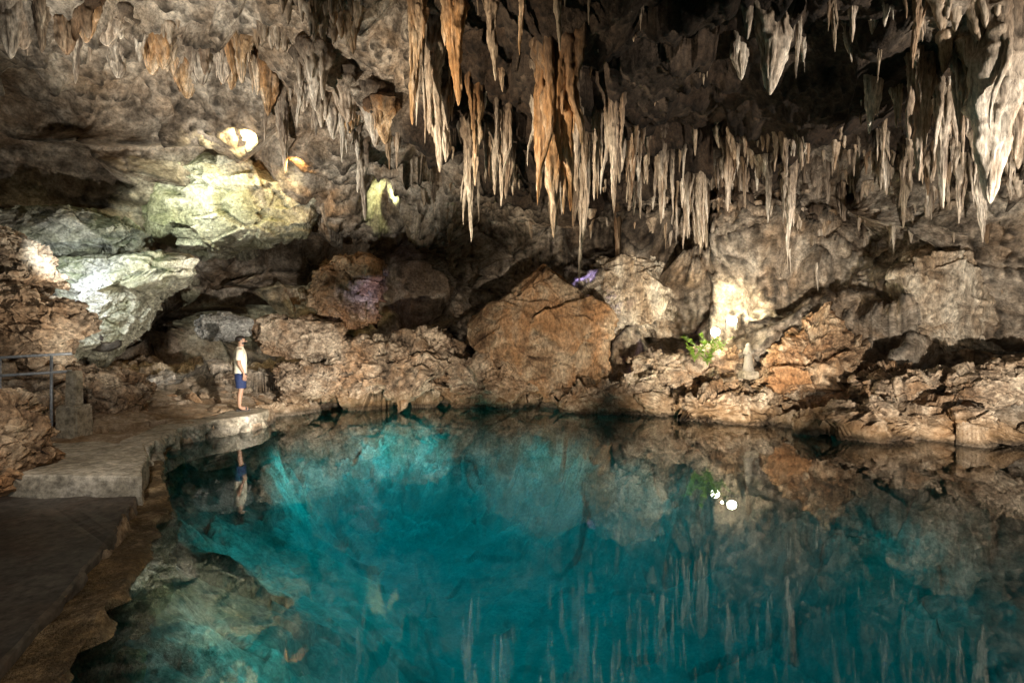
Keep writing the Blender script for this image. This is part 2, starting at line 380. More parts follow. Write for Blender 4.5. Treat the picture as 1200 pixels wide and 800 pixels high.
B([(-50,265),(5,268),(30,285),(62,328),(35,348),(-50,345)],10.6,0.8,M_bould,'pitted reddish brown boulder above the railing',seed=8,rough=0.8,res=7)
B([(-50,352),(40,343),(78,360),(92,395),(66,425),(-50,430)],10.4,0.9,M_bould,'weathered brown boulder behind the railing',seed=9,rough=0.9,res=7)
B([(-60,430),(20,425),(70,440),(75,480),(20,500),(-60,500)],9.9,0.7,M_bould,'low brown boulder behind the concrete post',seed=31,rough=0.9)
B([(318,432),(345,424),(400,428),(395,450),(385,468),(330,470)],14.6,0.7,M_bould,'angular tan boulder at the water edge',seed=10,rough=0.7,res=7,cutd=0.7)
B([(378,418),(430,402),(480,404),(532,414),(528,450),(510,468),(440,470),(395,460)],15.8,1.2,M_bould,'jagged rubble heap of fused tan rocks',seed=11,res=7,rough=1.2)
B([(465,392),(500,386),(525,393),(548,420),(540,442),(490,428)],16.8,0.8,M_bould,'rounded ochre boulder on the shore pile',seed=12,rough=0.9)
B([(530,426),(570,418),(615,434),(640,462),(620,480),(560,480),(530,470)],15.9,0.7,M_bould,'rust stained boulder at the foot of the pointed rock',seed=13,rough=1.1,res=7)
B([(640,468),(690,452),(735,440),(765,444),(792,460),(770,480),(700,488),(650,482)],14.7,0.8,M_bould,'slanted reddish shore ledge dipping to the water',seed=14,res=7,rough=1.1)
B([(735,422),(775,410),(830,432),(845,450),(800,462),(745,445)],15.6,0.8,M_bould,'angular boulder below the floodlit wall',seed=15,rough=0.9)
B([(775,474),(850,458),(905,462),(925,482),(915,500),(850,500),(785,492)],13.2,0.8,M_bould,'low dark brown shore rock with ochre waterline',seed=16,res=7,rough=1.1)
B([(885,445),(905,412),(930,395),(958,362),(985,385),(1022,430),(1010,480),(930,488),(890,470)],13.9,0.8,M_brown,'jagged brown rock buttress standing on the shore',seed=17,res=7,rough=1.1)
B([(930,492),(1000,474),(1080,476),(1130,490),(1155,515),(1140,528),(1050,524),(950,512)],10.9,0.7,M_bould,'flat topped shore shelf above the waterline',seed=18,res=7,rough=0.9)
B([(1120,448),(1150,430),(1200,418),(1225,425),(1195,452),(1170,478),(1130,470)],10.6,0.6,M_bould,'warm lit tilted boulder beside a dark cove',seed=19,rough=0.6,res=7)
B([(1010,444),(1060,430),(1110,440),(1130,470),(1060,482),(1015,470)],12.0,0.8,M_bould,'shadowed craggy brown boulder on the shore',seed=20,rough=1.0,res=7)
B([(1062,320),(1095,292),(1150,280),(1230,300),(1240,425),(1130,428),(1080,372)],12.9,0.8,M_flow,'smooth pale flowstone bulge on the cave wall',name='flowstone',seed=21,res=7,rough=0.5,streaky=True,push=0.5,cutd=0.85,cuts=6)
B([(692,310),(735,285),(798,330),(792,382),(725,396),(695,350)],18.2,0.8,M_flow,'tall tan wall block beside the pointed boulder',seed=23,rough=0.6,streaky=True,res=7)
B([(-90,470),(0,455),(30,470),(46,530),(22,590),(-90,620)],6.2,0.6,M_brown,'dark brown rock mound beside the walkway',seed=24,rough=0.6,res=7)
B([(810,402),(860,410),(905,434),(900,455),(840,450),(805,430)],14.9,0.5,M_bould,'rock ledge under the floodlights',seed=25,rough=1.0)
B([(80,432),(130,440),(175,455),(170,485),(110,490),(78,470)],11.5,0.8,M_bould,'pinkish brown rubble rock behind the concrete post',seed=26,rough=0.9,res=7)
stones=[]
for k in range(9):
    u,f=ico(5); p=u*1.0+k*5.3
    cut=np.ones(len(u))
    for j in range(11):
        nv=RNG.normal(size=3); nv/=np.linalg.norm(nv); dd_=u@nv
        cut=np.minimum(cut,np.where(dd_>0.05,(0.42+0.35*RNG.random())/np.maximum(dd_,0.05),9))
    co=u*cut[:,None]*(1+0.08*fbm(p*2.2,4,k)[:,None]+0.25*blocks(p,0.45,k+40,1.0)[:,None])*np.array([1.15,0.9,0.65])
    me=mesh_np('rock',co,f); me.materials.append(M_bould); stones.append(me)
cnt=0
for k in range(3000):
    if cnt>=230: break
    x0=random.uniform(-9,10); y0=random.uniform(9,18)
    s0=-float(sdf(np.array([x0]),np.array([y0]))[0])
    if s0<-0.12 or s0>2.6 or (x0<-5.2 and y0<12.9) : continue
    if (x0+6.6)**2+(y0-12.3)**2<0.8: continue
    sc=random.uniform(0.12,0.55)*(0.45 if x0<-5.5 else 1)
    o=bpy.data.objects.new('rock',random.choice(stones)); COL.objects.link(o)
    o.location=(x0,y0,gh(x0,y0)+sc*0.12); o.scale=(sc*random.uniform(.8,1.5),sc,sc*random.uniform(.7,1.2)); o.rotation_euler=(random.uniform(-.6,.6),random.uniform(-.6,.6),random.uniform(0,6.3))
    o['category']='rock'; o['label']='loose broken limestone rock on the pool shore'; o['group']='loose rocks along the shore'; cnt+=1

# ---------------------------------------------------------------- stalactites
def spike(L,w,seed,na=28,nr=70,flare=1.3,bend=0.12,blunt=0.12,flat=1.0):
    t=np.linspace(0,1,nr)[:,None]; a=np.linspace(0,2*np.pi,na,endpoint=False)[None,:]
    rad=w*0.5*((1-t)**0.75*(1-blunt)+blunt*np.sqrt(np.clip(1-t**8,0,1)))*(1+flare*np.exp(-t*7))
    rad=rad*(0.5+0.5*np.sqrt(np.clip(t/0.12,0,1)))
    zz=-L*t+0*a
    T=np.broadcast_to(t,(nr,na)); AA=np.broadcast_to(a,(nr,na))
    q=np.stack([np.cos(AA)*1.3+seed*9.1,np.sin(AA)*1.3,T*L*0.9],-1).reshape(-1,3)
    fl=ridged(q*1.4,3,seed).reshape(nr,na); 
    q2=np.stack([np.cos(AA)*0.8+seed,np.sin(AA)*0.8,T*L/max(w,0.05)*0.9],-1).reshape(-1,3)
    lump=fbm(q2,4,seed+3).reshape(nr,na)
    r=rad*(1+0.30*fl+0.45*lump)
    cx=bend*L*0.5*(vnoise(np.stack([t[:,0]*2.2*np.ones(nr),0*t[:,0]+seed*3.3,0*t[:,0]],1),seed)*t[:,0])[:,None]
    cy=bend*L*0.5*(vnoise(np.stack([t[:,0]*2.2,0*t[:,0]+seed*5.3+9,0*t[:,0]],1),seed)*t[:,0])[:,None]
    X=cx+r*np.cos(AA); Y=cy+r*np.sin(AA)*flat
    co=np.stack([X,Y,zz+0*X],-1).reshape(-1,3)
    tip=np.array([[cx[-1,0],cy[-1,0],-L-w*0.05]])
    i=np.arange(nr-1)[:,None]*na; j=np.arange(na)[None,:]; j2=(j+1)%na
    F=np.stack([(i+j),(i+na+j),(i+na+j2),(i+j2)],-1).reshape(-1,4)
    base=(nr-1)*na; k=np.arange(na); n0=len(co)
    return np.concatenate([co,tip]),F,np.stack([base+k,np.full(na,n0),base+(k+1)%na],1)
def spikes_mesh(name,parts):
    vs=[];fs=[];off=0
    for co,F,T in parts:
        vs.append(co); fs+= (F+off).tolist()+(T+off).tolist(); off+=len(co)
    me=bpy.data.meshes.new(name); me.from_pydata(np.concatenate(vs).tolist(),[],fs); me.update(); me.shade_smooth(); return me
def cluster(L,w,seed,n=5,ext=0.0,mf=0.48):
    """one main drip with thinner fused ones round it; ext = metres climbing to the roof"""
    rs=random.Random(seed); parts=[spike(L,w*mf,seed,32,100,0.9,0.08)]
    for k in range(n+1):
        l=ext+(L-ext)*rs.uniform(0.25,0.92); ww=w*rs.uniform(0.13,0.36); top=0.0
        if rs.random()<0.5: top=rs.uniform(0,0.35)*L
        l=max(l-top,0.25*L); c,F,T=spike(l,ww,seed+k*7+1,20,60,0.8,0.14)
        an=rs.uniform(0,6.28); rr=w*rs.uniform(0.12,0.55) if top==0 else w*rs.uniform(0.08,0.2)
        c=c+np.array([math.cos(an)*rr,math.sin(an)*rr*0.8,-top]); parts.append((c,F,T))
    return parts
NST=0
def hang(px,py,tip,wpx,mat,label,seed,n=5,mf=0.48):
    global NST
    h,nn=hit(px,py)
    if h is None: return
    d=h[1]+0.22; root=px_pos(px,py,d); tz=px_pos(px,tip,d)[2]
    rz=roof(root[0],root[1],tz)
    ext=min(max(rz-root[2],0.1)+0.35,2.2)
    L=(tip-py)/600*d+ext; w=wpx/600*d
    me=spikes_mesh('stalactite',cluster(L,w,seed,n,ext,mf)); me.materials.append(mat)
    o=bpy.data.objects.new('stalactite',me); COL.objects.link(o); o.location=(root[0],root[1],root[2]+ext)
    o['category']='stalactite'; o['label']=label; o['group']='stalactites hanging from the cave ceiling'; NST+=1
OC='ochre fluted stalactite cluster with dark streaks'; PA='thick cream stalactite with rounded drip tips'; BR='dark brown ribbed stalactite'; SL='slender tapering stalactite with pale tip'
W_,P_,N_=M_st_warm,M_st_pale,M_st_brown
big=[(330,95,202,30,P_,SL,4),(425,160,258,26,P_,SL,3),(402,120,192,20,P_,SL,3),(372,110,160,24,P_,PA,3),(455,150,200,16,N_,BR,2),(350,90,150,16,P_,SL,2),
(488,-20,150,34,W_,OC,6),(508,20,202,44,P_,OC,8),(532,-20,125,48,W_,OC,8),(557,90,218,28,W_,OC,5),(548,130,283,22,P_,SL,3),(590,120,242,24,P_,SL,5),(612,-30,66,18,W_,SL,1),(575,-30,95,34,N_,BR,5),(655,-30,62,20,N_,BR,2),(690,-20,30,12,N_,BR,1),(520,110,190,36,P_,OC,6),
(650,60,278,56,W_,OC,11),(672,95,225,34,P_,OC,7),(630,80,215,32,P_,OC,6),(700,120,235,20,P_,SL,3),(718,110,250,26,P_,SL,5),(740,150,215,14,P_,SL,2),(752,-5,36,10,P_,SL,0),(684,150,330,20,P_,SL,3),
(775,160,262,20,P_,SL,4),(800,175,245,18,P_,SL,3),(822,190,285,20,P_,SL,4),(905,10,112,50,P_,PA,4,0.75),(868,45,95,32,P_,PA,3,0.7),(935,20,92,14,P_,SL,1),(975,-20,62,16,N_,BR,2),(1000,0,50,20,P_,SL,3),(1025,75,156,34,P_,PA,5),
(1050,90,150,20,N_,BR,3),(1078,50,212,46,P_,PA,8),(1102,90,245,30,P_,PA,6),(1125,60,160,32,P_,PA,5),(1075,-20,80,22,N_,BR,2),(1170,0,238,66,P_,PA,6,0.9),(1192,-10,190,44,P_,PA,5,0.7),(1148,30,110,30,P_,PA,4),(1150,180,285,26,P_,PA,5),(1125,170,262,20,P_,SL,3),
(955,190,320,24,P_,SL,4),(925,190,300,20,P_,SL,4),(1060,190,268,20,N_,BR,3),(900,180,262,18,P_,SL,3),
(15,-10,70,70,P_,PA,10),(50,-10,62,34,N_,BR,5),(92,30,100,26,P_,PA,4)]
for i,b in enumerate(big): hang(*b[:6],seed=300+i*11,n=b[6],mf=b[7] if len(b)>7 else 0.48)
rl_=random.Random(5)
for i in range(24):
    px=75+i*16.4+rl_.uniform(-8,8); ty=56+(px-60)*0.30+rl_.uniform(-26,14); ln=rl_.uniform(25,58)
    hang(px,ty-ln,ty,rl_.uniform(20,50),rl_.choice([W_,P_,P_,W_,N_]),rl_.choice([OC,PA]),seed=900+i*13,n=rl_.choice([3,5,7,8]),mf=rl_.uniform(.45,.8))
VM=[]
for k in range(14):
    rs=random.Random(k); m=spikes_mesh('stalactite',cluster(1.0,rs.uniform(0.12,0.5),900+k*19,[0,1,2,3,6,2,5][k%7]))
    for mt in (P_,W_,N_):
        c=m.copy(); c.materials.append(mt); VM.append((c,mt))
def small(px,py,tip,mt,sc=1.0,nz=-0.1):
    global NST
    h,nn=hit(px,py)
    if h is None or h.z<3.6 or nn.z>nz: return False
    y=h.y+0.2; tz=h.z-(tip-py)/600*h.y; rz=roof(h.x,y,tz)
    ext=min(max(rz-h.z,0)+0.25,1.2)
    c=random.choice([v for v,m in VM if m is mt])
    L=h.z-tz+ext; ws=L*random.uniform(0.5,1.2) if L<1.2 else L*random.uniform(0.35,0.75)
    o=bpy.data.objects.new('stalactite',c); COL.objects.link(o)
    o.location=(h.x,y,h.z+ext); o.scale=(ws*sc,ws*sc,L); o.rotation_euler=(random.uniform(-.05,.05),random.uniform(-.05,.05),random.uniform(0,6.3))
    o['category']='stalactite'; o['group']='stalactites hanging from the cave ceiling'; NST+=1
    o['label']={P_:'small cream stalactite with a tapering tip',W_:'small ochre stalactite with a tapering tip',N_:'small dark brown stalactite with tapering tip'}[mt]
    return True
def region(x0,x1,y0f,y1f,ln,n_,ms,gap=-0.45):
    k=0;tries=0
    while k<n_ and tries<n_*14:
        tries+=1; px=random.uniform(x0,x1); py=random.uniform(y0f(px),y1f(px))
        if fbm(np.array([[px/55.0,py/70.0,x0]]),2,9)[0]<gap: continue
        if small(px,py,py+ln[0]+(ln[1]-ln[0])*random.random()**2.0,random.choice(ms)): k+=1
region(680,1020,lambda x:140+(x-690)*0.07,lambda x:255+(x-690)*0.07,(12,88),124,(P_,P_,N_),-0.6)
region(470,700,lambda x:20+(x-470)*.2,lambda x:205,(15,80),40,(W_,P_,P_,N_))
region(320,480,lambda x:60+(x-320)*.3,lambda x:130+(x-320)*.3,(15,55),6,(P_,N_,W_))
region(850,1200,lambda x:0,lambda x:110,(15,60),16,(P_,N_))
region(1000,1200,lambda x:120,lambda x:250,(15,65),38,(P_,N_,P_),-0.6)
region(680,860,lambda x:0,lambda x:140,(10,28),5,(N_,))
print('stalactites',NST)
parts=[];k=0
while k<900:
    px=random.uniform(0,1200); py=random.uniform(-20,270 if px>460 else 40)
    h,nn=hit(px,py); k+=1
    if h is None or h.z<4.2 or nn.z>0 or in_recess(h): continue
    if fbm(np.array([[h.x*0.5,h.y*0.5,h.z*0.3]]),2,5)[0]<(-0.1 if px>460 else 0.15): continue
    L=random.uniform(0.15,0.6)+0.15
    c,F_,T_=spike(L,L*random.uniform(0.2,0.4),k,9,14,1.2,0.1); parts.append((c+np.array([h.x,h.y+0.05,h.z+0.15]),F_,T_))
k=0
while k<260:                                    # denser, longer needles along the curtain
    px=random.uniform(640,1180); py=random.uniform(140,245)+(px-690)*0.05; k+=1
    h,nn=hit(px,py)
    if h is None or nn.z>-0.1 or h.z<4: continue
    L=0.5+1.0*random.random()**2
    c,F_,T_=spike(L,random.uniform(0.07,0.18),k+5000,12,30,0.9,0.1); parts.append((c+np.array([h.x,h.y+0.18,h.z+0.3]),F_,T_))
put('stalactite_fringe',spikes_mesh('stalactite_fringe',parts),M_st_fringe,kind='stuff',label='fringe of tiny drip stone needles on the ceiling',category='stalactites')

# ---------------------------------------------------------------- walkway
def prism(name,top,zt,zb,mat,parent=None,rough=0.02,sub=0.12,seed=0,side_rough=0.06,**kw):
    pts=[]
    n=len(top)
    for i in range(n):
        a=np.array(top[i]);b=np.array(top[(i+1)%n]); m=max(1,int(np.linalg.norm(b-a)/sub))
        for k in range(m): pts.append(a+(b-a)*k/m)
    pts=np.array(pts); n=len(pts); bm=bmesh.new(); rows=[]
    nl=max(2,int((zt-zb)/0.05))
    zs=[zt]+[zt-0.02]+[zt-0.02-(zt-0.02-zb)*k/nl for k in range(1,nl+1)]
    e=np.roll(pts,-1,0)-np.roll(pts,1,0); nr=np.stack([e[:,1],-e[:,0]],1); nr/=np.linalg.norm(nr,axis=1,keepdims=True)
    ar=0.5*np.sum(pts[:,0]*np.roll(pts[:,1],-1)-np.roll(pts[:,0],-1)*pts[:,1])
    if ar<0: nr=-nr
    for li,zz in enumerate(zs):
        p3=np.concatenate([pts,np.full((n,1),zz)],1)
        off=fbm(p3*4.0+seed,4,seed)*side_rough*(0 if li==0 else min(1,li*0.3))+(-0.02 if li==0 else 0)+fbm(p3*1.0+seed,2,seed+3)*0.04
        if li==0: off+=fbm(p3*5+seed,3,seed)*0.02
        q=pts+nr*off[:,None]
        rows.append([bm.verts.new((q[i,0],q[i,1],zz+ (float(fbm(p3[i:i+1]*2,2,seed)[0])*rough))) for i in range(n)])
    for r in range(len(rows)-1):
        for i in range(n): bm.faces.new((rows[r][i],rows[r+1][i],rows[r+1][(i+1)%n],rows[r][(i+1)%n]))
    bm.faces.new(rows[0]); bmesh.ops.triangulate(bm,faces=[f for f in bm.faces if len(f.verts)>4])
    bmesh.ops.recalc_face_normals(bm,faces=bm.faces)
    me=bpy.data.meshes.new(name); bm.to_mesh(me); bm.free()
    return put(name,me,mat,parent,**kw)
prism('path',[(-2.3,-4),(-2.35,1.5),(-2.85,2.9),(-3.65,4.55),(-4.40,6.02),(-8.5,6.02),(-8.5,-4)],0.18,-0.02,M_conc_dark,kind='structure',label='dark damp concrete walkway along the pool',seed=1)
prism('retaining_wall',[(-2.05,-4),(-2.08,1.5),(-2.58,2.98),(-3.36,4.68),(-4.18,6.18),(-5.10,7.42),(-5.85,8.5),(-6.3,9.6),(-6.9,9.6),(-6.4,8.0),(-4.9,5.8),(-3.2,2.5),(-3.0,-4)],0.08,-1.3,M_ledge,category='retaining wall',label='rough ochre stone retaining wall at the pool edge',seed=2,side_rough=0.16,sub=0.045,rough=0.05)
prism('concrete_step',[(-4.38,6.05),(-5.15,7.2),(-5.75,8.0),(-7.6,8.05),(-7.3,7.0),(-6.0,6.05)],0.43,0.02,M_conc,category='step',label='pale worn concrete slab raised above the walkway',seed=3,side_rough=0.03)
prism('pool_kerb',[(-5.70,8.03),(-6.15,9.0),(-6.35,9.9),(-6.2,10.7),(-5.85,11.3),(-5.75,11.9),(-5.9,12.45),(-6.35,12.7),(-6.75,12.5),(-6.7,11.9),(-6.6,11.4),(-6.85,10.6),(-6.85,9.9),(-6.65,9.0),(-6.25,8.03)],0.36,-0.9,M_conc,category='kerb',label='curved pale concrete ledge at the water edge',seed=4,side_rough=0.10,sub=0.05)

def box_bm(bm,c,s,bev=0.02,taper=1.0):
    r=bmesh.ops.create_cube(bm,size=1)
    for v in r['verts']:
        k=taper if v.co.z>0 else 1
        v.co=Vector((v.co.x*s[0]*k+c[0],v.co.y*s[1]*k+c[1],v.co.z*s[2]+c[2]))
    if bev: bmesh.ops.bevel(bm,geom=list({e for v in r['verts'] for e in v.link_edges}),offset=bev,segments=2,affect='EDGES')
def bmobj(name,fn,mat,parent=None,smooth=False,**kw):
    bm=bmesh.new(); fn(bm); me=bpy.data.meshes.new(name); bm.to_mesh(me); bm.free()
    if smooth: me.shade_smooth()
    return put(name,me,mat,parent,**kw)
for (x0,y0,z0,lab,k_) in [(-7.95,9.3,0.42,'stepped concrete post at the end of the railing',1.0),(-8.25,8.6,0.40,'short dark stained concrete post beside the walkway',0.75)]:
    r=bpy.data.objects.new('concrete_post',None); COL.objects.link(r); r.location=(x0,y0,z0); r['category']='post'; r['label']=lab; r.scale=(k_,k_,k_)
    bmobj('base',lambda bm:box_bm(bm,(0,0,0.12),(0.40,0.40,0.62),0.03,0.94),M_conc,r)
    bmobj('column',lambda bm:box_bm(bm,(0,0,0.74),(0.20,0.20,0.62),0.02,0.9),M_conc,r)
M_rail=plain('grey_painted_steel',(0.42,0.45,0.48),0.4,0.3)
def tube(bm,a,b,r,seg=12):
    a=Vector(a);b=Vector(b);d=b-a
    m=Matrix.Translation((a+b)/2)@d.to_track_quat('Z','Y').to_matrix().to_4x4()
    bmesh.ops.create_cone(bm,cap_ends=True,segments=seg,radius1=r,radius2=r,depth=d.length,matrix=m)
rl=bpy.data.objects.new('railing',None); COL.objects.link(rl); rl.location=(-8.0,9.3,0.5); rl['category']='railing'; rl['label']='blue grey steel tube railing with two rails beside the stairs'
A0=Vector((0,0,1.28)); B0=Vector((-2.6,-0.5,1.12))
for k,dz in enumerate((0,-0.32)):
    bmobj('rail',lambda bm:tube(bm,A0+Vector((0,0,dz)),B0+Vector((0,0,dz)),0.026),M_rail,rl,True)
for f in (0.12,0.42,0.75,1.0):
    p=A0.lerp(B0,f)
    bmobj('post',lambda bm:tube(bm,(p.x,p.y,-0.4),(p.x,p.y,p.z),0.024),M_rail,rl,True)

# ---------------------------------------------------------------- floodlights
M_bulb=plain('lit_lamp_glass',(1,0.95,0.8),0.3,0,0.02,emit=(1,0.93,0.72),estr=45)
M_black=plain('black_housing',(0.02,0.02,0.02),0.4)
def loft(bm,rings,seg=20,cap=(True,True)):
    rr=[]
    for (c,rx,ry) in rings: rr.append([bm.verts.new((c[0]+rx*math.cos(2*math.pi*k/seg),c[1]+ry*math.sin(2*math.pi*k/seg),c[2])) for k in range(seg)])
    for a,b in zip(rr,rr[1:]):
        for k in range(seg): bm.faces.new((a[k],a[(k+1)%seg],b[(k+1)%seg],b[k]))
    if cap[0]: bm.faces.new(rr[0][::-1])
    if cap[1]: bm.faces.new(rr[-1])
def floodlight(loc,tgt,s,lab):
    r=bpy.data.objects.new('floodlight',None); COL.objects.link(r); r.location=loc
    r.rotation_euler=(Vector(tgt)-Vector(loc)).to_track_quat('Y','Z').to_euler(); r['category']='floodlight'; r['label']=lab
    bmobj('housing',lambda bm:loft(bm,[((0,0,0.0),.05*s,.05*s),((0,0,0.04),.11*s,.11*s),((0,0,0.13),.13*s,.13*s)],20),M_black,r,True).rotation_euler=(math.radians(-90),0,0)
    g_=bmobj('lamp_glass',lambda bm:loft(bm,[((0,0,0.131),.12*s,.12*s),((0,0,0.16),.09*s,.09*s),((0,0,0.175),.03*s,.03*s)],20),M_bulb,r,True); g_.rotation_euler=(math.radians(-90),0,0)
    bmobj('bracket',lambda bm:(box_bm(bm,(0.145*s,0.05,-0.08),(0.015,0.04,0.25),0),box_bm(bm,(-0.145*s,0.05,-0.08),(0.015,0.04,0.25),0),box_bm(bm,(0,0.05,-0.21),(0.31*s,0.04,0.015),0)),M_black,r)
floodlight(px_pos(857,376,14.5),(4.0,7,2.6),1.1,'lit floodlight on a bracket against the rock wall')
floodlight(px_pos(838,389,14.5),(3.0,7,2.2),1.0,'lit floodlight pointing over the pool')

# ---------------------------------------------------------------- statue
M_stat=plain('white_painted_plaster',(0.30,0.27,0.22),0.6,0,0.25,30)
sp=px_pos(877,430,14.2)
st=bpy.data.objects.new('statue',None); COL.objects.link(st); st.location=sp; st.scale=(0.85,0.85,0.85); st['category']='statue'; st['label']='small white robed statue standing on a shore rock'
def robe(bm):
    loft(bm,[((0,0,-0.15),.20,.18),((0,0,0.0),.17,.15),((0,0,.15),.145,.125),((0,0,.35),.12,.10),((0,0,.5),.135,.09),((0,0,.58),.12,.08),((0,0,.62),.055,.05),((0,0,.65),.045,.045)])
    bmesh.ops.create_icosphere(bm,subdivisions=3,radius=0.062,matrix=Matrix.Translation((0,-0.005,.71))@Matrix.Diagonal((0.9,1,1.2,1)))
    for s in (-1,1):
        tube(bm,(s*.12,0,.56),(s*.15,-.04,.42),.034); tube(bm,(s*.15,-.04,.42),(s*.02,-.13,.47),.026)
bmobj('robed_body',robe,M_stat,st,True)
bmobj('veil',lambda bm:loft(bm,[((0,.03,.40),.14,.085),((0,.03,.55),.135,.08),((0,.02,.65),.085,.07),((0,.012,.74),.075,.072),((0,.01,.79),.04,.045),((0,.01,.80),.005,.005)]),M_stat,st,True)
bmobj('plinth',lambda bm:box_bm(bm,(0,0,-.25),(.5,.46,.24),.03),M_conc,st)
# ---------------------------------------------------------------- plants
M_leaf=plain('bright_leaf',(0.2,0.33,0.04),0.5,0,0.35,6)
def plant(loc,n,s,seed,lab):
    rs=random.Random(seed); r=bpy.data.objects.new('plant',None); COL.objects.link(r); r.location=loc; r['category']='plant'; r['label']=lab
    tips=[]
    def stems(bm):
        for k in range(n):
            a=rs.uniform(0,6.28); l=s*rs.uniform(.6,1.1); p=Vector((0,0,0)); d=Vector((math.cos(a)*.28,math.sin(a)*.28,1)).normalized()
            for j in range(6):
                q=p+d*l/6; tube(bm,p,q,0.007,5); p=q; d=(d+Vector((math.cos(a)*.12,math.sin(a)*.12,-.10))).normalized(); tips.append((q.copy(),a))
    bmobj('stem',stems,M_leaf,r)
    def leaves(bm):
        for q,a in tips:
            for m in range(3):
                aa=a+rs.uniform(-1.8,1.8); L=s*rs.uniform(.10,.2); w=L*.26
                u=Vector((math.cos(aa),math.sin(aa),rs.uniform(-.3,.9))).normalized(); v=u.cross(Vector((0,0,1))).normalized()
                pts=[q,q+u*L*.4+v*w,q+u*L,q+u*L*.4-v*w]; c=q+u*L*.4-Vector((0,0,L*.1))
                vs=[bm.verts.new(p) for p in pts]; vc=bm.verts.new(c)
                for i in range(4): bm.faces.new((vs[i],vs[(i+1)%4],vc))
    bmobj('foliage',leaves,M_leaf,r)
plant(tuple(px_pos(829,428,13.6)),9,1.0,1,'bright green leafy plant under the floodlight')
plant(tuple(px_pos(814,424,13.7)),6,0.7,2,'small green fern growing from the rock')
plant(tuple(px_pos(846,412,13.9)),5,0.5,3,'small green fern growing from the rock')

# ---------------------------------------------------------------- person
M_skin=plain('skin',(0.42,0.25,0.165),0.5,0,0.08); M_shirt=plain('cream_cotton',(0.86,0.80,0.62),0.85,0,0.06,14); M_short=plain('navy_cotton',(0.015,0.03,0.10),0.8,0,0.15)
M_hair=plain('dark_hair',(0.015,0.011,0.009),0.5,0,0.3,60,0.01); M_sand=plain('dark_sandal',(0.03,0.025,0.02),0.6)
per=bpy.data.objects.new('person',None); COL.objects.link(per); per.location=(-6.42,12.1,0.378); per.rotation_euler=(0,0,math.radians(-60)); per.scale=(1.1,1.1,1.02)
per['category']='person'; per['label']='man in cream t-shirt and navy shorts standing on the pool ledge'
vs=[];ed=[];rd=[]
def jv(p,r,par=None):
    vs.append(p); rd.append(r if isinstance(r,tuple) else (r,r)); i=len(vs)-1
    if par is not None: ed.append((par,i))
    return i
pel=jv((0,0,.92),(.135,.105)); wa=jv((0,.005,1.05),(.125,.10),pel); ch=jv((0,0,1.24),(.15,.11),wa); uc=jv((0,-.01,1.37),(.12,.09),ch)
nb=jv((0,-.005,1.45),.06,uc); nk=jv((0,.01,1.50),.052,nb); hl=jv((0,.03,1.555),(.058,.072),nk); hm=jv((0,.02,1.62),(.072,.09),hl); ht=jv((0,.012,1.675),(.055,.07),hm)
for s in (-1,1):
    sh=jv((s*.16,-.01,1.385),.056,uc); el=jv((s*.215,-.04,1.12),.041,sh); fo=jv((s*.225,-.01,1.03),.040,el); wr=jv((s*.225,.05,.88),.026,fo); pa=jv((s*.225,.065,.81),(.018,.036),wr)
    for k,(dy,l) in enumerate([(-.027,.06),(-.009,.075),(.01,.08),(.028,.07)]):
        a=jv((s*.225,.068+dy,.765),.0095,pa); b=jv((s*.222,.072+dy*1.1,.765-l*.5),.0088,a); jv((s*.214,.074+dy*1.1,.765-l),.0075,b)
    a=jv((s*.218,.108,.80),.011,pa); jv((s*.213,.125,.765),.009,a)
    hp=jv((s*.085,0,.85),.092,pel); th_=jv((s*.095,.01,.66),.078,hp); kn=jv((s*.10,.015,.48),.055,th_); ca=jv((s*.10,-.012,.35),.054,kn); an=jv((s*.105,-.02,.10),.036,ca); hb=jv((s*.11,.03,.045),(.036,.036),an); jv((s*.12,.15,.03),(.038,.022),hb)
me=bpy.data.meshes.new('sk'); me.from_pydata(vs,ed,[]); so=bpy.data.objects.new('sk',me); COL.objects.link(so)
so.modifiers.new('s','SKIN'); 
for i,r in enumerate(rd): me.skin_vertices[0].data[i].radius=r
me.skin_vertices[0].data[0].use_root=True
m=so.modifiers.new('u','SUBSURF'); m.levels=2; m.render_levels=2
dg=bpy.context.evaluated_depsgraph_get(); bme=bpy.data.meshes.new_from_object(so.evaluated_get(dg)); bpy.data.objects.remove(so)
bm=bmesh.new(); bm.from_mesh(bme)
bmesh.ops.create_cone(bm,cap_ends=True,segments=8,radius1=.016,radius2=.008,depth=.045,matrix=Matrix.Translation((0,.112,1.60))@Matrix.Rotation(math.radians(25),4,'X'))
for s in (-1,1): bmesh.ops.create_icosphere(bm,subdivisions=2,radius=.03,matrix=Matrix.Translation((s*.074,.01,1.605))@Matrix.Diagonal((.35,.65,1,1)))
bmesh.ops.create_icosphere(bm,subdivisions=2,radius=.02,matrix=Matrix.Translation((0,.10,1.56))@Matrix.Diagonal((1.3,.5,.5,1)))
bm.to_mesh(bme); bm.free(); bme.shade_smooth(); bme.name='body'; put('body',bme,M_skin,per)
def eyes(bm):
    for s in (-1,1): bmesh.ops.create_icosphere(bm,subdivisions=2,radius=.011,matrix=Matrix.Translation((s*.03,.098,1.622)))
bmobj('eyes',eyes,M_hair,per,True)
def hair(bm):
    bmesh.ops.create_icosphere(bm,subdivisions=4,radius=1,matrix=Matrix.Translation((0,0,1.645))@Matrix.Diagonal((.083,.103,.085,1)))
    bmesh.ops.delete(bm,geom=[v for v in bm.verts if v.co.z<1.585 or (v.co.y>.045 and v.co.z<1.665)],context='VERTS')
hh_=bmobj('hair',hair,M_hair,per,True); sm=hh_.modifiers.new('t','SOLIDIFY'); sm.thickness=.012
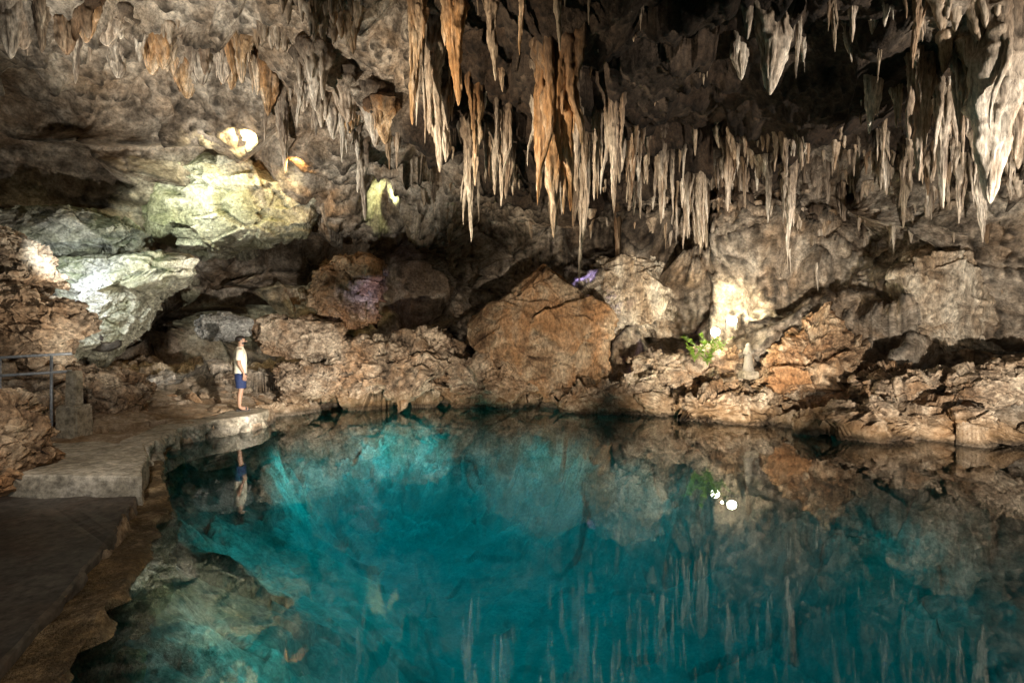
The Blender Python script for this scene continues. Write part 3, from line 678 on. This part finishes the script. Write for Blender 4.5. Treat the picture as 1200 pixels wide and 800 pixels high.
def beard(bm):
    bmesh.ops.create_icosphere(bm,subdivisions=4,radius=1,matrix=Matrix.Translation((0,.035,1.565))@Matrix.Diagonal((.066,.078,.055,1)))
    bmesh.ops.delete(bm,geom=[v for v in bm.verts if v.co.z>1.575 or v.co.y<.02],context='VERTS')
bmobj('beard',beard,M_hair,per,True)
def shirt(bm):
    loft(bm,[((0,0,.84),.165,.125),((0,0,.92),.163,.125),((0,.005,1.05),.152,.122),((0,0,1.2),.172,.13),((0,-.005,1.32),.178,.122),((0,-.01,1.40),.15,.10),((0,-.008,1.445),.085,.075),((0,-.004,1.465),.068,.066)],28,(False,False))
    for s in (-1,1):
        loft(bm,[((s*.232,-.028,1.17),.068,.072),((s*.21,-.02,1.26),.072,.076),((s*.178,-.012,1.35),.075,.078),((s*.14,-.01,1.415),.05,.06),((s*.10,-.01,1.43),.02,.03)],18,(False,True))
bmobj('t_shirt',shirt,M_shirt,per,True)
def shorts(bm):
    loft(bm,[((0,0,.82),.158,.122),((0,0,.90),.157,.118),((0,0,.97),.14,.108)],28,(False,False))
    for s in (-1,1): loft(bm,[((s*.105,.012,.52),.092,.10),((s*.10,.01,.62),.093,.102),((s*.09,.005,.75),.095,.112),((s*.078,0,.86),.085,.112)],20,(False,True))
bmobj('shorts',shorts,M_short,per,True)
for s in (-1,1):
    bmobj('sandal',lambda bm:(box_bm(bm,(s*.116,.055,.004),(.095,.27,.022),.008),box_bm(bm,(s*.118,.11,.045),(.10,.035,.05),.01)),M_sand,per)

# ---------------------------------------------------------------- lights
def spot(loc,tgt,e,col,ang=60,r=0.06,blend=0.8):
    l=bpy.data.lights.new('cave_spot',type='SPOT'); l.energy=e; l.color=col; l.spot_size=math.radians(ang); l.spot_blend=blend; l.shadow_soft_size=r
    o=bpy.data.objects.new('cave_spot',l); COL.objects.link(o); o.location=loc; o.rotation_euler=(Vector(tgt)-Vector(loc)).to_track_quat('-Z','Y').to_euler(); return o
def point(loc,e,col,r=0.1):
    l=bpy.data.lights.new('cave_lamp',type='POINT'); l.energy=e; l.color=col; l.shadow_soft_size=r
    o=bpy.data.objects.new('cave_lamp',l); COL.objects.link(o); o.location=loc; return o
def wall_spot(px,py,off,e,col,ang=120):
    h,nn=hit(px,py); spot(tuple(h+nn*off+Vector((0,0,0.15))),tuple(h),e,col,ang,0.05,0.6)
def free_depth(px,py,want,gap=0.3):
    h,nn=hit(px,py); return min(want,h.y-gap)
warm=(1,0.83,0.62)
spot((-5.2,5.0,0.9),(-0.3,12.0,6.9),8200,warm,46)
spot((9.5,3.0,1.0),(7.2,10,6.6),5400,(1,0.89,0.76),56)
spot((-7.5,9.0,1.6),(-6.8,13.8,8.6),3800,(1,0.92,0.8),80)
spot((-4.5,8.5,1.0),(-12,13.5,5.5),1200,(1,0.9,0.76),60)  # unseen spot added to lift the dark upper west wall
spot((3.0,6.0,0.3),(6.0,16,2.8),6000,(1,0.88,0.72),46)
spot((-2.2,7.5,1.3),(-6.6,14.5,0.7),3400,(1,0.90,0.78),46)
spot((-1.5,8.0,0.8),(-3.4,17,1.1),2200,(1,0.86,0.70),36)
spot((0.5,5.0,0.3),(0.9,16,2.0),3200,(1,0.85,0.68),28)
spot((6.0,4.5,0.3),(10.2,12,3.0),3400,(1,0.88,0.74),66)
spot((-3.0,3.0,3.2),(-7.0,9.5,0.3),520,(1,0.9,0.78),55,0.05)
spot((0.2,3.6,1.6),(-3.2,4.2,-0.1),110,(1,0.86,0.66),60,0.03)  # unseen spot added to brighten the retaining wall
wall_spot(852,372,1.2,300,(1,0.88,0.62),150)
point(tuple(px_pos(846,382,14.1)),120,(1,0.88,0.62),0.02)
# skylight gap above the green block
d1=free_depth(288,160,15.3); spot(tuple(px_pos(288,158,d1)),tuple(px_pos(286,190,d1+1.3)),330,(1,0.86,0.46),120,0.03,0.4)
d2=free_depth(350,190,15.2); spot(tuple(px_pos(350,188,d2)),tuple(px_pos(336,222,d2+1.3)),200,(1,0.55,0.18),100,0.03,0.5)
print('skylight depths',d1,d2,hit(288,160)[0],hit(350,190)[0])
spot(tuple(px_pos(150,170,12.0)),tuple(px_pos(225,250,16.0)),1300,(0.92,1.0,0.78),58,0.05)
spot(tuple(px_pos(70,260,9.5)),tuple(px_pos(120,340,13.0)),900,(0.90,0.98,1.0),60,0.05)
wall_spot(446,236,0.9,110,(0.92,1,0.5),120)
wall_spot(686,330,0.5,45,(0.50,0.42,1.0),110)
spot(tuple(px_pos(448,345,15.6)),tuple(px_pos(430,345,17)),45,(0.6,0.58,1.0),80,0.03)
spot(tuple(px_pos(90,318,11.4)),tuple(px_pos(95,345,13)),110,(0.6,0.66,1.0),100,0.03)
for (x0,y0,e) in [(-3.4,15.3,460),(-4.6,12.6,340),(0.2,14.0,340),(-1.8,9.8,290),(2.6,11.5,230),(2.0,7.5,220),(-0.6,5.0,200),(6.0,8.2,100),(5.0,4.5,90),(-4.0,8.6,60),(-2.4,5.4,50)]:
    spot((x0,y0,-0.25),(x0,y0,-5),e,(0.68,0.97,1),168,0.1,1.0)  # unseen underwater spots added to make the pool glow
W2=bpy.data.worlds.new('World'); scene.world=W2; W2.use_nodes=True
nt=W2.node_tree; bg=nt.nodes['Background']; sk=nt.nodes.new('ShaderNodeTexSky'); sk.sky_type='NISHITA'; sk.sun_disc=False; sk.sun_elevation=math.radians(40); sk.sun_rotation=math.radians(200)
nt.links.new(sk.outputs[0],bg.inputs[0]); bg.inputs[1].default_value=0.06

cam=bpy.data.cameras.new('Camera'); cam.lens=18; cam.sensor_width=36; cam.clip_end=500; cam.clip_start=0.05
co=bpy.data.objects.new('Camera',cam); COL.objects.link(co); co.location=(0,0,CAMZ); co.rotation_euler=(math.radians(90),0,0); scene.camera=co
scene.view_settings.view_transform='Standard'; scene.view_settings.look='None'; scene.view_settings.exposure=0
